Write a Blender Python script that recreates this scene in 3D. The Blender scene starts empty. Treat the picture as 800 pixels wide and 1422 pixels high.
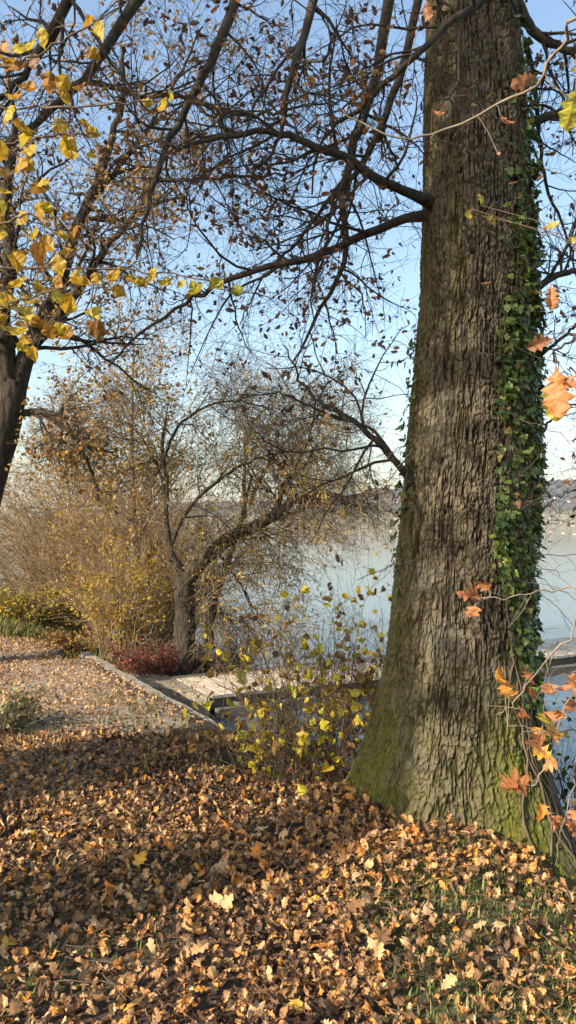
import bpy, math
import numpy as np
from mathutils import Vector
rad = math.radians
S = bpy.context.scene
rng = np.random.default_rng(11)

# ------------------------------------------------------------------ camera, world, sun
CAM = np.array([0.0, 0.0, 1.6]); FPX = 1015.0; PITCH = math.atan(32 / FPX)
cd = bpy.data.cameras.new('camera'); cam = bpy.data.objects.new('camera', cd)
S.collection.objects.link(cam); S.camera = cam
cam.location = CAM; cam.rotation_euler = (math.pi / 2 + PITCH, 0, 0)
cd.sensor_fit = 'VERTICAL'; cd.sensor_height = 24; cd.lens = 24 * FPX / 1422
cd.clip_start = 0.05; cd.clip_end = 20000
SUN_AZ = (-0.84, -0.54); SUN_EL = 27.0
W = bpy.data.worlds.new('World'); S.world = W; W.use_nodes = True
nt = W.node_tree; sky = nt.nodes.new('ShaderNodeTexSky'); sky.sky_type = 'NISHITA'; sky.sun_disc = False
sky.sun_elevation = rad(SUN_EL); sky.sun_rotation = math.atan2(SUN_AZ[0], SUN_AZ[1]); sky.altitude = 400
sky.air_density = 1.5; sky.dust_density = 2.6; sky.ozone_density = 2.3
bg = nt.nodes['Background']; bg.inputs['Strength'].default_value = 0.15
nt.links.new(sky.outputs[0], bg.inputs['Color'])
sl = bpy.data.lights.new('sun', 'SUN'); sun = bpy.data.objects.new('sun', sl); S.collection.objects.link(sun)
sl.energy = 5.0; sl.angle = rad(0.5); sl.color = (1.0, 0.9, 0.76)
sd = Vector((SUN_AZ[0] * math.cos(rad(SUN_EL)), SUN_AZ[1] * math.cos(rad(SUN_EL)), math.sin(rad(SUN_EL))))
sun.rotation_euler = sd.to_track_quat('Z', 'Y').to_euler()
S.view_settings.view_transform = 'Standard'; S.view_settings.look = 'None'
S.view_settings.exposure = 0.98; S.view_settings.gamma = 1
S.cycles.max_bounces = 8; S.cycles.volume_bounces = 0; S.cycles.transparent_max_bounces = 8

def at(px, py, d):                     # world point seen at photograph pixel (px,py) at depth d along +Y
    u = (px - 400) / FPX; v = (711 - py) / FPX
    c, s = math.cos(PITCH), math.sin(PITCH)
    ray = np.array([u, c - v * s, s + v * c])
    return CAM + ray * (d / ray[1])

# ------------------------------------------------------------------ numpy helpers
def hash2(ix, iy, k=0):
    h = (ix.astype(np.int64) * 374761393 + iy.astype(np.int64) * 668265263 + k * 974634777) & 0xffffffff
    h = ((h ^ (h >> 13)) * 1274126177) & 0xffffffff
    return ((h ^ (h >> 16)) & 0xffffff) / float(0xffffff)
def vnoise(x, y, k=0):
    ix = np.floor(x); iy = np.floor(y); fx = x - ix; fy = y - iy
    fx = fx * fx * (3 - 2 * fx); fy = fy * fy * (3 - 2 * fy)
    a = hash2(ix, iy, k); b = hash2(ix + 1, iy, k); c = hash2(ix, iy + 1, k); d = hash2(ix + 1, iy + 1, k)
    return (a * (1 - fx) + b * fx) * (1 - fy) + (c * (1 - fx) + d * fx) * fy
def fbm(x, y, o=4, k=0):
    r = 0; a = 0.5
    for i in range(o):
        r = r + a * vnoise(x, y, k + i * 7); x = x * 2.03 + 3.1; y = y * 2.03 + 1.7; a *= 0.5
    return r
def sstep(a, b, x):
    t = np.clip((x - a) / (b - a), 0, 1); return t * t * (3 - 2 * t)
def unit(v): return v / (np.linalg.norm(v, axis=-1, keepdims=True) + 1e-12)

def mesh_obj(name, V, F, mat, parent=None, tint=None, smooth=True, extra=None):
    """F: list of int arrays (m,3) or (m,4)"""
    me = bpy.data.meshes.new(name); V = np.asarray(V, dtype=np.float32)
    F = [np.asarray(f, dtype=np.int32) for f in F if len(f)]
    me.vertices.add(len(V)); me.vertices.foreach_set('co', V.ravel())
    nl = sum(f.size for f in F); me.loops.add(nl)
    me.loops.foreach_set('vertex_index', np.concatenate([f.ravel() for f in F]))
    cnt = np.concatenate([np.full(len(f), f.shape[1], np.int32) for f in F])
    st = np.concatenate([[0], np.cumsum(cnt)[:-1]]).astype(np.int32)
    me.polygons.add(len(cnt)); me.polygons.foreach_set('loop_start', st); me.polygons.foreach_set('loop_total', cnt)
    me.polygons.foreach_set('use_smooth', np.full(len(cnt), smooth))
    if tint is not None:
        a = me.attributes.new('tint', 'FLOAT', 'POINT'); a.data.foreach_set('value', np.asarray(tint, np.float32))
    if extra:
        for k, v in extra.items():
            a = me.attributes.new(k, 'FLOAT', 'POINT'); a.data.foreach_set('value', np.asarray(v, np.float32))
    me.update(calc_edges=True); me.materials.append(mat)
    o = bpy.data.objects.new(name, me); S.collection.objects.link(o)
    if parent is not None:
        o.parent = parent
        if parent.type == 'EMPTY':
            o.location = -parent.location
    return o
def tag(o, label, cat, group=None, kind=None):
    if label: o['label'] = label
    if cat: o['category'] = cat
    if group: o['group'] = group
    if kind: o['kind'] = kind
    return o
def empty(name, loc, label, cat, group=None):
    o = bpy.data.objects.new(name, None); S.collection.objects.link(o); o.location = loc
    o.empty_display_size = 0.2
    return tag(o, label, cat, group)
def struct(o): o['kind'] = 'structure'; return o

class MB:                                # plain mesh collector
    def __init__(s): s.V = []; s.F = []; s.T = []; s.n = 0
    def add(s, V, F, tint=None):
        V = np.asarray(V, float); s.V.append(V)
        for f in F: s.F.append(np.asarray(f) + s.n)
        s.T.append(np.zeros(len(V)) if tint is None else (np.full(len(V), tint) if np.isscalar(tint) else tint)); s.n += len(V)
    def box(s, lo, hi, M=None, tint=None):
        x0, y0, z0 = lo; x1, y1, z1 = hi
        V = np.array([[x0,y0,z0],[x1,y0,z0],[x1,y1,z0],[x0,y1,z0],[x0,y0,z1],[x1,y0,z1],[x1,y1,z1],[x0,y1,z1]], float)
        if M is not None: V = M(V)
        s.add(V, [np.array([[0,3,2,1],[4,5,6,7],[0,1,5,4],[1,2,6,5],[2,3,7,6],[3,0,4,7]])], tint)
    def obj(s, name, mat, parent=None, smooth=True):
        q = [f for f in s.F if f.shape[1] == 4]; t = [f for f in s.F if f.shape[1] == 3]
        F = ([np.concatenate(q)] if q else []) + ([np.concatenate(t)] if t else [])
        return mesh_obj(name, np.concatenate(s.V), F, mat, parent, np.concatenate(s.T), smooth)

# ------------------------------------------------------------------ branches
def catmull(P, R, K):
    P = np.asarray(P, float); n = len(P)
    Q = np.vstack([2 * P[0] - P[1], P, 2 * P[-1] - P[-2]])
    t = np.linspace(0, n - 1 - 1e-6, K); i = t.astype(int); f = (t - i)[:, None]
    a, b, c, d = Q[i], Q[i + 1], Q[i + 2], Q[i + 3]
    out = 0.5 * ((2 * b) + (-a + c) * f + (2 * a - 5 * b + 4 * c - d) * f ** 2 + (-a + 3 * b - 3 * c + d) * f ** 3)
    r = np.interp(np.linspace(0, 1, K), np.linspace(0, 1, len(R)), R)
    return out, r
def tubes(P, R, sides):
    """P (N,K,3), R (N,K) -> V, F"""
    N, K, _ = P.shape
    T = np.zeros_like(P); T[:, 1:-1] = P[:, 2:] - P[:, :-2]; T[:, 0] = P[:, 1] - P[:, 0]; T[:, -1] = P[:, -1] - P[:, -2]
    T = unit(T); ref = unit(P[:, -1] - P[:, 0])
    up = np.where(np.abs(ref[:, 2:3]) > 0.8, np.array([[1., 0, 0]]), np.array([[0, 0, 1.]]))[:, None, :]
    A = unit(np.cross(T, up)); B = np.cross(T, A)
    th = np.arange(sides) * 2 * math.pi / sides
    V = P[:, :, None, :] + R[:, :, None, None] * (np.cos(th)[None, None, :, None] * A[:, :, None, :] + np.sin(th)[None, None, :, None] * B[:, :, None, :])
    idx = np.arange(N * K * sides).reshape(N, K, sides); j = (np.arange(sides) + 1) % sides
    F = np.stack([idx[:, :-1, :], idx[:, :-1, :][:, :, j], idx[:, 1:, :][:, :, j], idx[:, 1:, :]], -1).reshape(-1, 4)
    return V.reshape(-1, 3), F
def spawn(P, R, M, ln, ang=50, K=7, rf=0.55, grav=0.0, wig=0.16, tmin=0.12, rmin=0.0012, tmax=0.99, bias=None, taper=0.25, lenfall=0.5):
    N, K0, _ = P.shape
    t = (np.arange(M)[None] + rng.random((N, M))) / M * (tmax - tmin) + tmin
    s = t * (K0 - 1); i = np.clip(s.astype(int), 0, K0 - 2); f = (s - i)[..., None]
    n = np.arange(N)[:, None]
    p = P[n, i] * (1 - f) + P[n, i + 1] * f; tn = unit(P[n, i + 1] - P[n, i]); r = R[n, i] * (1 - f[..., 0]) + R[n, i + 1] * f[..., 0]
    pr = unit(np.cross(tn, rng.normal(size=tn.shape)))
    a = np.radians(ang * (0.6 + 0.8 * rng.random((N, M))))[..., None]
    d = unit(np.cos(a) * tn + np.sin(a) * pr + (0 if bias is None else np.asarray(bias)))
    L = ln * (1 - lenfall * t) * (0.45 + 0.95 * rng.random((N, M)))
    p = p.reshape(-1, 3); d = d.reshape(-1, 3); r = r.reshape(-1); L = L.reshape(-1)
    out = [p]
    for k in range(K - 1):
        d = unit(d + wig * rng.normal(size=d.shape) + np.array([0, 0, grav])); p = p + d * (L / (K - 1))[:, None]; out.append(p)
    r0 = np.maximum(r * rf, rmin)
    RR = r0[:, None] * np.linspace(1, taper, K)[None]; RR = np.maximum(RR, rmin * 0.7)
    return np.stack(out, 1), RR

# ------------------------------------------------------------------ leaves
def leaf_tpl(kind, bend=0.0, fold=0.0, twist=0.0, n=None):
    prof = {
        'oak':   [(0,.02),(.1,.03),(.16,.07),(.24,.19),(.32,.11),(.42,.27),(.52,.15),(.64,.31),(.74,.18),(.85,.21),(.94,.11),(1,.01)],
        'maple': [(0,.01),(.14,.02),(.2,.30),(.3,.42),(.4,.20),(.5,.38),(.58,.46),(.68,.17),(.8,.20),(.9,.07),(1,.01)],
        'elm':   [(0,.01),(.12,.03),(.2,.2),(.35,.33),(.5,.37),(.68,.31),(.85,.15),(1,.01)],
        'small': [(0,.02),(.3,.26),(.65,.28),(1,.02)],
        'ivy':   [(0,.01),(.1,.02),(.12,.38),(.3,.5),(.45,.34),(.62,.33),(.8,.14),(1,.01)],
        'lance': [(0,.02),(.3,.11),(.65,.1),(1,.01)],
    }[kind]
    t = np.array([p[0] for p in prof]); w = np.array([p[1] for p in prof]); m = len(t)
    asym = 1 + 0.12 * np.sin(np.arange(m) * 2.3 + bend * 5)
    V = np.zeros((m, 3, 3)); V[:, 0, 0] = -w * asym; V[:, 2, 0] = w / asym; V[:, :, 1] = t[:, None]
    V[:, 0, 2] = V[:, 2, 2] = 0
    V[:, 0, 2] = w * fold; V[:, 2, 2] = w * fold * (1 - 0.4 * twist)
    V[:, :, 2] += 0.035 * np.sin(t * 19 + bend * 7)[:, None] * np.array([1, 0, -1])[None] * (w[:, None] > .05)
    a = bend * (t - 0.3)[:, None]; y = V[:, :, 1].copy(); z = V[:, :, 2].copy()
    V[:, :, 1] = y * np.cos(a) - z * np.sin(a); V[:, :, 2] = y * np.sin(a) + z * np.cos(a)
    b = twist * (t)[:, None]; x = V[:, :, 0].copy(); z = V[:, :, 2].copy()
    V[:, :, 0] = x * np.cos(b) - z * np.sin(b); V[:, :, 2] = x * np.sin(b) + z * np.cos(b)
    id_ = np.arange(m * 3).reshape(m, 3)
    F = np.concatenate([np.stack([id_[:-1, k], id_[:-1, k + 1], id_[1:, k + 1], id_[1:, k]], -1) for k in (0, 1)])
    V = V.reshape(-1, 3); V = V - np.array([0, 0, 0])
    return V, F
def tpls(kind, amt=1.0, n=10):
    r = np.random.default_rng(5)
    return [leaf_tpl(kind, bend=r.uniform(-1.6, 1.6) * amt, fold=r.uniform(-.3, 1.2) * amt, twist=r.uniform(-1, 1) * amt) for _ in range(n)]
def leaves(pos, Ydir, Nrm, size, T, tint):
    """instances: Ydir leaf axis, Nrm normal"""
    N = len(pos); Y = unit(Ydir); X = unit(np.cross(Y, Nrm)); Z = np.cross(X, Y)
    M = np.stack([X, Y, Z], -1) * np.asarray(size)[:, None, None]
    which = rng.integers(0, len(T), N); Vs = []; Fs = []; Ts = []; off = 0
    for k, (V, F) in enumerate(T):
        s = np.nonzero(which == k)[0]
        if not len(s): continue
        v = np.einsum('nij,mj->nmi', M[s], V) + pos[s][:, None, :]
        Vs.append(v.reshape(-1, 3)); Fs.append((F[None] + (np.arange(len(s)) * len(V))[:, None, None] + off).reshape(-1, 4))
        Ts.append(np.repeat(tint[s], len(V))); off += len(s) * len(V)
    return np.concatenate(Vs), np.concatenate(Fs), np.concatenate(Ts)
def leaf_obj(name, pos, Y, Nr, size, T, tint, mat, parent=None):
    V, F, t = leaves(pos, Y, Nr, size, T, tint); return mesh_obj(name, V, [F], mat, parent, t, smooth=False)
def twig_leaves(P, count, size, T, mat, name, parent, tint=(0, 1), hang=0.35, clus=3, spread=0.03, tmin=0.3):
    N, K, _ = P.shape; c = max(1, count // clus)
    n = rng.integers(0, N, c); s = rng.uniform(tmin, .999, c) * (K - 1); i = s.astype(int); f = (s - i)[:, None]
    p = P[n, i] * (1 - f) + P[n, np.minimum(i + 1, K - 1)] * f
    p = np.repeat(p, clus, 0); p = p + rng.normal(size=p.shape) * spread
    tn = np.repeat(unit(P[n, np.minimum(i + 1, K - 1)] - P[n, i]), clus, 0)
    Y = unit(rng.normal(size=p.shape) + 0.5 * tn + np.array([0, 0, -hang]))
    Nr = unit(rng.normal(size=p.shape) + np.array([0, 0, .6]))
    sz = size * rng.uniform(.6, 1.3, len(p))
    tt = np.clip(np.repeat(rng.uniform(tint[0], tint[1], c), clus) + rng.normal(size=len(p)) * .08, 0, 1)
    return leaf_obj(name, p, Y, Nr, sz, T, tt, mat, parent)

# ------------------------------------------------------------------ materials
def mat_new(name):
    m = bpy.data.materials.new(name); m.use_nodes = True; n = m.node_tree
    return m, n, n.nodes['Principled BSDF']
def ramp(n, src, stops, interp='LINEAR'):
    r = n.nodes.new('ShaderNodeValToRGB'); r.color_ramp.interpolation = interp; e = r.color_ramp.elements
    while len(e) < len(stops): e.new(0.5)
    for k, (p, c) in enumerate(stops): e[k].position = p; e[k].color = (*c, 1) if len(c) == 3 else c
    n.links.new(src, r.inputs[0]); return r.outputs[0]
def noise(n, scale, detail=6, rough=.6, coord='Object', vec_scale=None):
    tc = n.nodes.new('ShaderNodeTexCoord'); t = n.nodes.new('ShaderNodeTexNoise')
    t.inputs['Scale'].default_value = scale; t.inputs['Detail'].default_value = detail; t.inputs['Roughness'].default_value = rough
    o = tc.outputs[coord]
    if vec_scale:
        mp = n.nodes.new('ShaderNodeMapping'); mp.inputs['Scale'].default_value = vec_scale; n.links.new(o, mp.inputs[0]); o = mp.outputs[0]
    n.links.new(o, t.inputs['Vector']); return t.outputs[0]
def mix(n, fac, a, b, mode='MIX'):
    m = n.nodes.new('ShaderNodeMix'); m.data_type = 'RGBA'; m.blend_type = mode
    for s, v in ((m.inputs['Factor'], fac), (m.inputs[6], a), (m.inputs[7], b)):
        if isinstance(v, (int, float)): s.default_value = v
        elif isinstance(v, tuple): s.default_value = (*v, 1)
        else: n.links.new(v, s)
    return m.outputs[2]
def bump(n, b, h, strength=.5, dist=.01):
    x = n.nodes.new('ShaderNodeBump'); x.inputs['Strength'].default_value = strength; x.inputs['Distance'].default_value = dist
    n.links.new(h, x.inputs['Height']); n.links.new(x.outputs[0], b.inputs['Normal'])
def attr(n, name='tint'):
    a = n.nodes.new('ShaderNodeAttribute'); a.attribute_name = name; return a.outputs['Fac']
def leaf_mat(name, stops, trans=.35, rough=.55, nscale=70):
    m, n, b = mat_new(name); c = ramp(n, attr(n), stops)
    nz = noise(n, nscale, 3); c2 = mix(n, 1.0, c, ramp(n, nz, [(.32, (.42, .34, .28)), (.46, (.85, .8, .74)), (.68, (1.2, 1.15, 1.05))]), 'MULTIPLY')
    n.links.new(c2, b.inputs['Base Color']); b.inputs['Roughness'].default_value = rough; bump(n, b, nz, .5, .004)
    b.inputs['Specular IOR Level'].default_value = .35
    tr = n.nodes.new('ShaderNodeBsdfTranslucent'); n.links.new(c2, tr.inputs[0])
    ms = n.nodes.new('ShaderNodeMixShader'); ms.inputs[0].default_value = trans
    n.links.new(b.outputs[0], ms.inputs[1]); n.links.new(tr.outputs[0], ms.inputs[2])
    n.links.new(ms.outputs[0], n.nodes['Material Output'].inputs[0]); return m
def bark_mat(name, dark, light, scale=14, vs=(1, 1, .35)):
    m, n, b = mat_new(name); nz = noise(n, scale, 6, .65, 'Object', vs)
    n.links.new(ramp(n, nz, [(.3, dark), (.7, light)]), b.inputs['Base Color']); b.inputs['Roughness'].default_value = .9
    b.inputs['Specular IOR Level'].default_value = .2
    bump(n, b, nz, .6, .01); return m
M_branch = bark_mat('oak_branch_bark', (.02, .016, .012), (.085, .068, .05), 30)
M_pale = bark_mat('pale_bark', (.10, .075, .05), (.30, .24, .17), 12)
M_willow = bark_mat('willow_bark', (.012, .009, .006), (.095, .074, .052), 26, (1, 1, .22))
for nd in M_willow.node_tree.nodes:
    if nd.type == 'BUMP': nd.inputs['Strength'].default_value = 1.0; nd.inputs['Distance'].default_value = .05
M_shoot = bark_mat('straw_shoots', (.09, .06, .035), (.44, .33, .20), 9)
M_wshoot = bark_mat('willow_shoots', (.13, .09, .055), (.33, .25, .15), 5)
M_stem = bark_mat('shrub_stem', (.06, .045, .03), (.17, .12, .08), 20)
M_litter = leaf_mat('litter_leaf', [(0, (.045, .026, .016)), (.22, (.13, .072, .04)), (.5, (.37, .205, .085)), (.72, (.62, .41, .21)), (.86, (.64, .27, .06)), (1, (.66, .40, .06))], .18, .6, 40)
M_oakleaf = leaf_mat('oak_leaf_brown', [(0, (.07, .035, .018)), (.5, (.17, .08, .035)), (.8, (.30, .14, .05)), (1, (.34, .24, .05))], .35)
M_gold = leaf_mat('golden_leaf', [(0, (.24, .13, .045)), (.5, (.46, .28, .08)), (1, (.58, .44, .07))], .4)
M_yel = leaf_mat('yellow_leaf', [(0, (.16, .07, .025)), (.3, (.36, .17, .03)), (.6, (.50, .32, .03)), (.85, (.52, .42, .04)), (1, (.26, .28, .04))], .45, .5, 75)
M_orange = leaf_mat('orange_leaf', [(0, (.30, .14, .07)), (.5, (.50, .21, .08)), (.8, (.60, .30, .05)), (1, (.42, .38, .05))], .4, .5, 75)
M_ygreen = leaf_mat('yellow_green_leaf', [(0, (.13, .065, .03)), (.35, (.32, .19, .05)), (.6, (.58, .47, .04)), (1, (.42, .45, .06))], .45)
M_ivy = leaf_mat('ivy_leaf', [(0, (.025, .05, .014)), (.5, (.085, .135, .03)), (.85, (.20, .25, .055)), (1, (.28, .14, .06))], .15, .35)
M_grass = leaf_mat('grass_blade', [(0, (.07, .10, .02)), (.5, (.16, .20, .04)), (1, (.38, .32, .13))], .3)
M_red = leaf_mat('red_leaf', [(0, (.24, .06, .045)), (1, (.52, .17, .10))], .35)

# oak trunk bark: the ridge height is geometry (attribute 'ridge'), moss follows z and noise
def trunk_mat():
    m, n, b = mat_new('oak_trunk_bark')
    rd = attr(n, 'ridge'); nz = noise(n, 9, 8, .7); fine = noise(n, 55, 6, .7, 'Object', (1, 1, .4))
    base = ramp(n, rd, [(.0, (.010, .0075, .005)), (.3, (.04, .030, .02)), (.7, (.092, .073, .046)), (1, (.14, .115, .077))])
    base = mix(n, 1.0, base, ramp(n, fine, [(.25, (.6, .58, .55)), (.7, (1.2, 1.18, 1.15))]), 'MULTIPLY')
    base = mix(n, ramp(n, noise(n, 2.6, 7, .65), [(.54, (0, 0, 0)), (.7, (.6, .6, .6))]), base, (.18, .16, .12))
    ms = attr(n, 'moss'); fac = n.nodes.new('ShaderNodeMath'); fac.operation = 'MULTIPLY'; n.links.new(ms, fac.inputs[0])
    n.links.new(ramp(n, nz, [(.30, (0, 0, 0)), (.52, (1, 1, 1))]), fac.inputs[1])
    c = mix(n, fac.outputs[0], base, ramp(n, fine, [(.3, (.04, .043, .008)), (.7, (.14, .14, .022))]))
    n.links.new(c, b.inputs['Base Color']); b.inputs['Roughness'].default_value = .92; b.inputs['Specular IOR Level'].default_value = .15
    bump(n, b, fine, .7, .012); return m
M_trunk = trunk_mat()

def ground_mat():
    m, n, b = mat_new('soil'); g = attr(n, 'green')
    nz = noise(n, 22, 8, .7); nz2 = noise(n, 2.2, 5)
    soil = ramp(n, nz, [(.3, (.022, .015, .010)), (.7, (.10, .064, .038))])
    gr = ramp(n, nz, [(.3, (.04, .04, .016)), (.7, (.11, .105, .04))])
    n.links.new(mix(n, g, soil, gr), b.inputs['Base Color']); b.inputs['Roughness'].default_value = .95
    bump(n, b, nz, .8, .03); return m
M_ground = ground_mat()
m, n, b = mat_new('gravel_path'); nz = noise(n, 60, 6, .7)
n.links.new(ramp(n, nz, [(.3, (.12, .09, .06)), (.7, (.38, .30, .215))]), b.inputs['Base Color']); b.inputs['Roughness'].default_value = .95; bump(n, b, nz, .8, .01); M_path = m
m, n, b = mat_new('lake_water'); b.inputs['Base Color'].default_value = (.09, .14, .18, 1); b.inputs['Roughness'].default_value = .06; b.inputs['IOR'].default_value = 1.33
b.inputs['Specular IOR Level'].default_value = .6
nz = noise(n, 2.6, 8, .7, 'Object', (1, 2.6, 1)); bump(n, b, nz, .16, .08); M_water = m
m, n, b = mat_new('concrete'); nz = noise(n, 9, 8, .7)
n.links.new(ramp(n, nz, [(.35, (.10, .088, .06)), (.65, (.33, .275, .20))]), b.inputs['Base Color']); b.inputs['Roughness'].default_value = .9; bump(n, b, nz, .5, .01); M_conc = m
m, n, b = mat_new('weathered_plank'); t = attr(n); nz = noise(n, 30, 6, .7, 'Object', (1, 1, 1))
c = ramp(n, t, [(0, (.44, .36, .26)), (1, (.62, .53, .40))]); c = mix(n, 1., c, ramp(n, nz, [(.3, (.7, .68, .65)), (.7, (1.1, 1.1, 1.1))]), 'MULTIPLY')
n.links.new(c, b.inputs['Base Color']); b.inputs['Roughness'].default_value = .85; M_plank = m
m, n, b = mat_new('dark_timber'); nz = noise(n, 12, 6)
n.links.new(ramp(n, nz, [(.3, (.07, .055, .04)), (.7, (.2, .16, .12))]), b.inputs['Base Color']); b.inputs['Roughness'].default_value = .9; M_timber = m
m, n, b = mat_new('hill_country'); nz = noise(n, .0035, 4, .5); nz2 = noise(n, .03, 5, .7)
g = n.nodes.new('ShaderNodeSeparateXYZ'); tc = n.nodes.new('ShaderNodeTexCoord'); n.links.new(tc.outputs['Object'], g.inputs[0])
zz = n.nodes.new('ShaderNodeMapRange'); zz.inputs[1].default_value = 0; zz.inputs[2].default_value = 170; n.links.new(g.outputs[2], zz.inputs[0])
ad = n.nodes.new('ShaderNodeMath'); ad.operation = 'MULTIPLY_ADD'; n.links.new(nz, ad.inputs[0]); ad.inputs[1].default_value = .5; n.links.new(zz.outputs[0], ad.inputs[2])
fld = ramp(n, nz2, [(.35, (.12, .105, .05)), (.65, (.27, .22, .12))]); fr = ramp(n, nz2, [(.35, (.02, .028, .016)), (.65, (.09, .065, .045))])
n.links.new(mix(n, ramp(n, ad.outputs[0], [(.62, (0, 0, 0)), (.70, (1, 1, 1))]), fld, fr), b.inputs['Base Color']); b.inputs['Roughness'].default_value = 1; M_hill = m
def flat(name, col, rough=.8):
    m, n, b = mat_new(name); nz = noise(n, 3, 4)
    n.links.new(mix(n, 1., col, ramp(n, nz, [(.3, (.85,) * 3), (.7, (1.1,) * 3)]), 'MULTIPLY'), b.inputs['Base Color']); b.inputs['Roughness'].default_value = rough; return m
M_hwall = flat('house_wall', (.50, .48, .44)); M_hroof = flat('house_roof', (.25, .12, .08)); M_hwin = flat('house_window', (.05, .06, .07), .2)

# ------------------------------------------------------------------ terrain
SHORE = np.array([(-60, 24), (-20, 19.5), (-9, 18.2), (-4.6, 16.2), (-2.2, 13.4), (-.75, 11.9), (-.6, 10.9), (-1.0, 10.45), (-1.7, 10.6), (-2.45, 10.5), (-2.75, 10.05), (-1.85, 8.4),
                  (-.62, 6.4), (-.25, 5.75), (.05, 5.3), (.5, 5.0), (1.0, 4.95), (1.5, 4.55), (1.85, 3.7), (2.3, 2.7), (3.4, 1.2), (8, -4), (30, -25), (-60, -25)], float)
def sdist(x, y, poly, closed=True):
    n = len(poly); best = np.full(x.shape, 1e9); ins = np.zeros(x.shape, bool)
    for i in range(n if closed else n - 1):
        a = poly[i]; b_ = poly[(i + 1) % n]; e = b_ - a
        t = np.clip(((x - a[0]) * e[0] + (y - a[1]) * e[1]) / (e @ e), 0, 1)
        best = np.minimum(best, np.hypot(x - a[0] - t * e[0], y - a[1] - t * e[1]))
        if closed:
            c = ((a[1] > y) != (b_[1] > y)) & (x < (b_[0] - a[0]) * (y - a[1]) / (b_[1] - a[1] + 1e-12) + a[0]); ins ^= c
    return np.where(ins, best, -best) if closed else best
WALL = np.array([(-4.0, 11.3), (-2.75, 9.95), (-1.78, 8.2), (-.72, 6.35), (-.22, 5.5)])
def wall_side(x, y):                    # >0 on the lake side of the wall line
    best = np.full(x.shape, 1e9); sg = np.zeros(x.shape)
    P = np.vstack([[-9, 13.2], WALL, [.6, 5.0]])
    for i in range(len(P) - 1):
        a = P[i]; e = P[i + 1] - a; t = np.clip(((x - a[0]) * e[0] + (y - a[1]) * e[1]) / (e @ e), 0, 1)
        d = np.hypot(x - a[0] - t * e[0], y - a[1] - t * e[1]); s = np.sign(e[0] * (y - a[1]) - e[1] * (x - a[0]))
        k = d < best; best = np.where(k, d, best); sg = np.where(k, s, sg)
    return best * sg
OAK = np.array([.93, 4.4])
def height(x, y):
    sd_ = sdist(x, y, SHORE); ws = wall_side(x, y)
    h = 0.10 * (fbm(x * .5, y * .5, 3, 3) - .45) + .03 * (fbm(x * 3, y * 3, 3, 9) - .45)
    low = sstep(0.0, .14, ws) * sstep(5.5, 5.9, y) * (1 - sstep(-3.2, -5.0, x))
    h = h - .42 * low
    h += .22 * sstep(12, 17, y) * sstep(-2.5, -5, x)
    d = np.hypot(x - OAK[0], y - OAK[1]); h += .16 * np.exp(-(d / .75) ** 2)
    h -= .2 * np.exp(-((x - 1.65) ** 2 + (y - 3.65) ** 2) / .25)
    wd = np.where((y > 5.4) & (x < -.1) & (y < 9.5), .12, .75)
    e = sstep(0, 1, (sd_ + .12) / wd)
    bed = -1.0 + np.maximum(sd_, -8) * .15
    return bed + (h - bed) * e
def grid(xs, ys, hf, fn=None):
    X, Y = np.meshgrid(xs, ys); Z = hf(X, Y); nx = len(xs); ny = len(ys)
    V = np.stack([X, Y, Z], -1).reshape(-1, 3); i = np.arange(nx * ny).reshape(ny, nx)
    F = np.stack([i[:-1, :-1], i[:-1, 1:], i[1:, 1:], i[1:, :-1]], -1).reshape(-1, 4); return V, F
def green_mask(x, y):
    g = sstep(11.5, 13, y) * sstep(-2.4, -4, x)
    p = sstep(.47, .6, fbm(x * 1.1, y * 1.1, 4, 21)); q = sstep(.1, .5, x) * sstep(4.2, 3.6, y)
    r = np.clip((p * (.35 + .65 * q) * sstep(8, 6, y)), 0, 1)
    edge = np.exp(-((wall_side(x, y) + .45) / .22) ** 2) * (y > 5) * (y < 7.4) * .5
    return np.clip(np.maximum(np.maximum(g, r), edge), 0, 1)
xs = np.concatenate([np.linspace(-60, -8, 30), np.arange(-7.9, 4.5, .05), np.linspace(4.6, 40, 24)])
ys = np.concatenate([np.linspace(-25, 1, 20), np.arange(1.05, 14, .05), np.linspace(14.1, 26, 60)])
V, F = grid(xs, ys, height)
struct(mesh_obj('ground', V, [F], M_ground, None, None, True, {'green': green_mask(V[:, 0], V[:, 1])}))
# lake bed skirt + water to the far shore
WZ = -.70
V, F = grid(np.array([-6000., 6000.]), np.array([-40., 6500.]), lambda x, y: x * 0 + WZ)
struct(mesh_obj('lake_water', V, [F], M_water))
V, F = grid(np.array([-6500., 6500.]), np.array([-60., 6800.]), lambda x, y: x * 0 - 3.0)
struct(mesh_obj('lake_bed', V, [F], M_ground, None, None, True, {'green': np.zeros(len(V))}))
# path
ctr, _ = catmull([(-1.35, 4.4), (-1.6, 5.1), (-1.9, 5.8), (-3.2, 8.2), (-5.2, 10.4), (-8.5, 12.0), (-14, 13.5), (-24, 15)], [1, 1], 160)
tg = unit(np.gradient(ctr, axis=0)); nr = np.stack([tg[:, 1], -tg[:, 0]], -1)
wv = np.linspace(-1, 1, 17); wid = .25 + 1.25 * sstep(4.3, 6.6, ctr[:, 1])
Pp = ctr[:, None, :2] + nr[:, None, :2] * (wv[None, :, None] * (wid + .12 * (vnoise(np.arange(160) * .3, np.zeros(160)) - .5))[:, None, None])
Z = height(Pp[..., 0], Pp[..., 1]) + .006
V = np.concatenate([Pp, Z[..., None]], -1).reshape(-1, 3); i = np.arange(160 * 17).reshape(160, 17)
struct(mesh_obj('path', V, [np.stack([i[:-1, :-1], i[:-1, 1:], i[1:, 1:], i[1:, :-1]], -1).reshape(-1, 4)], M_path))

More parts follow.
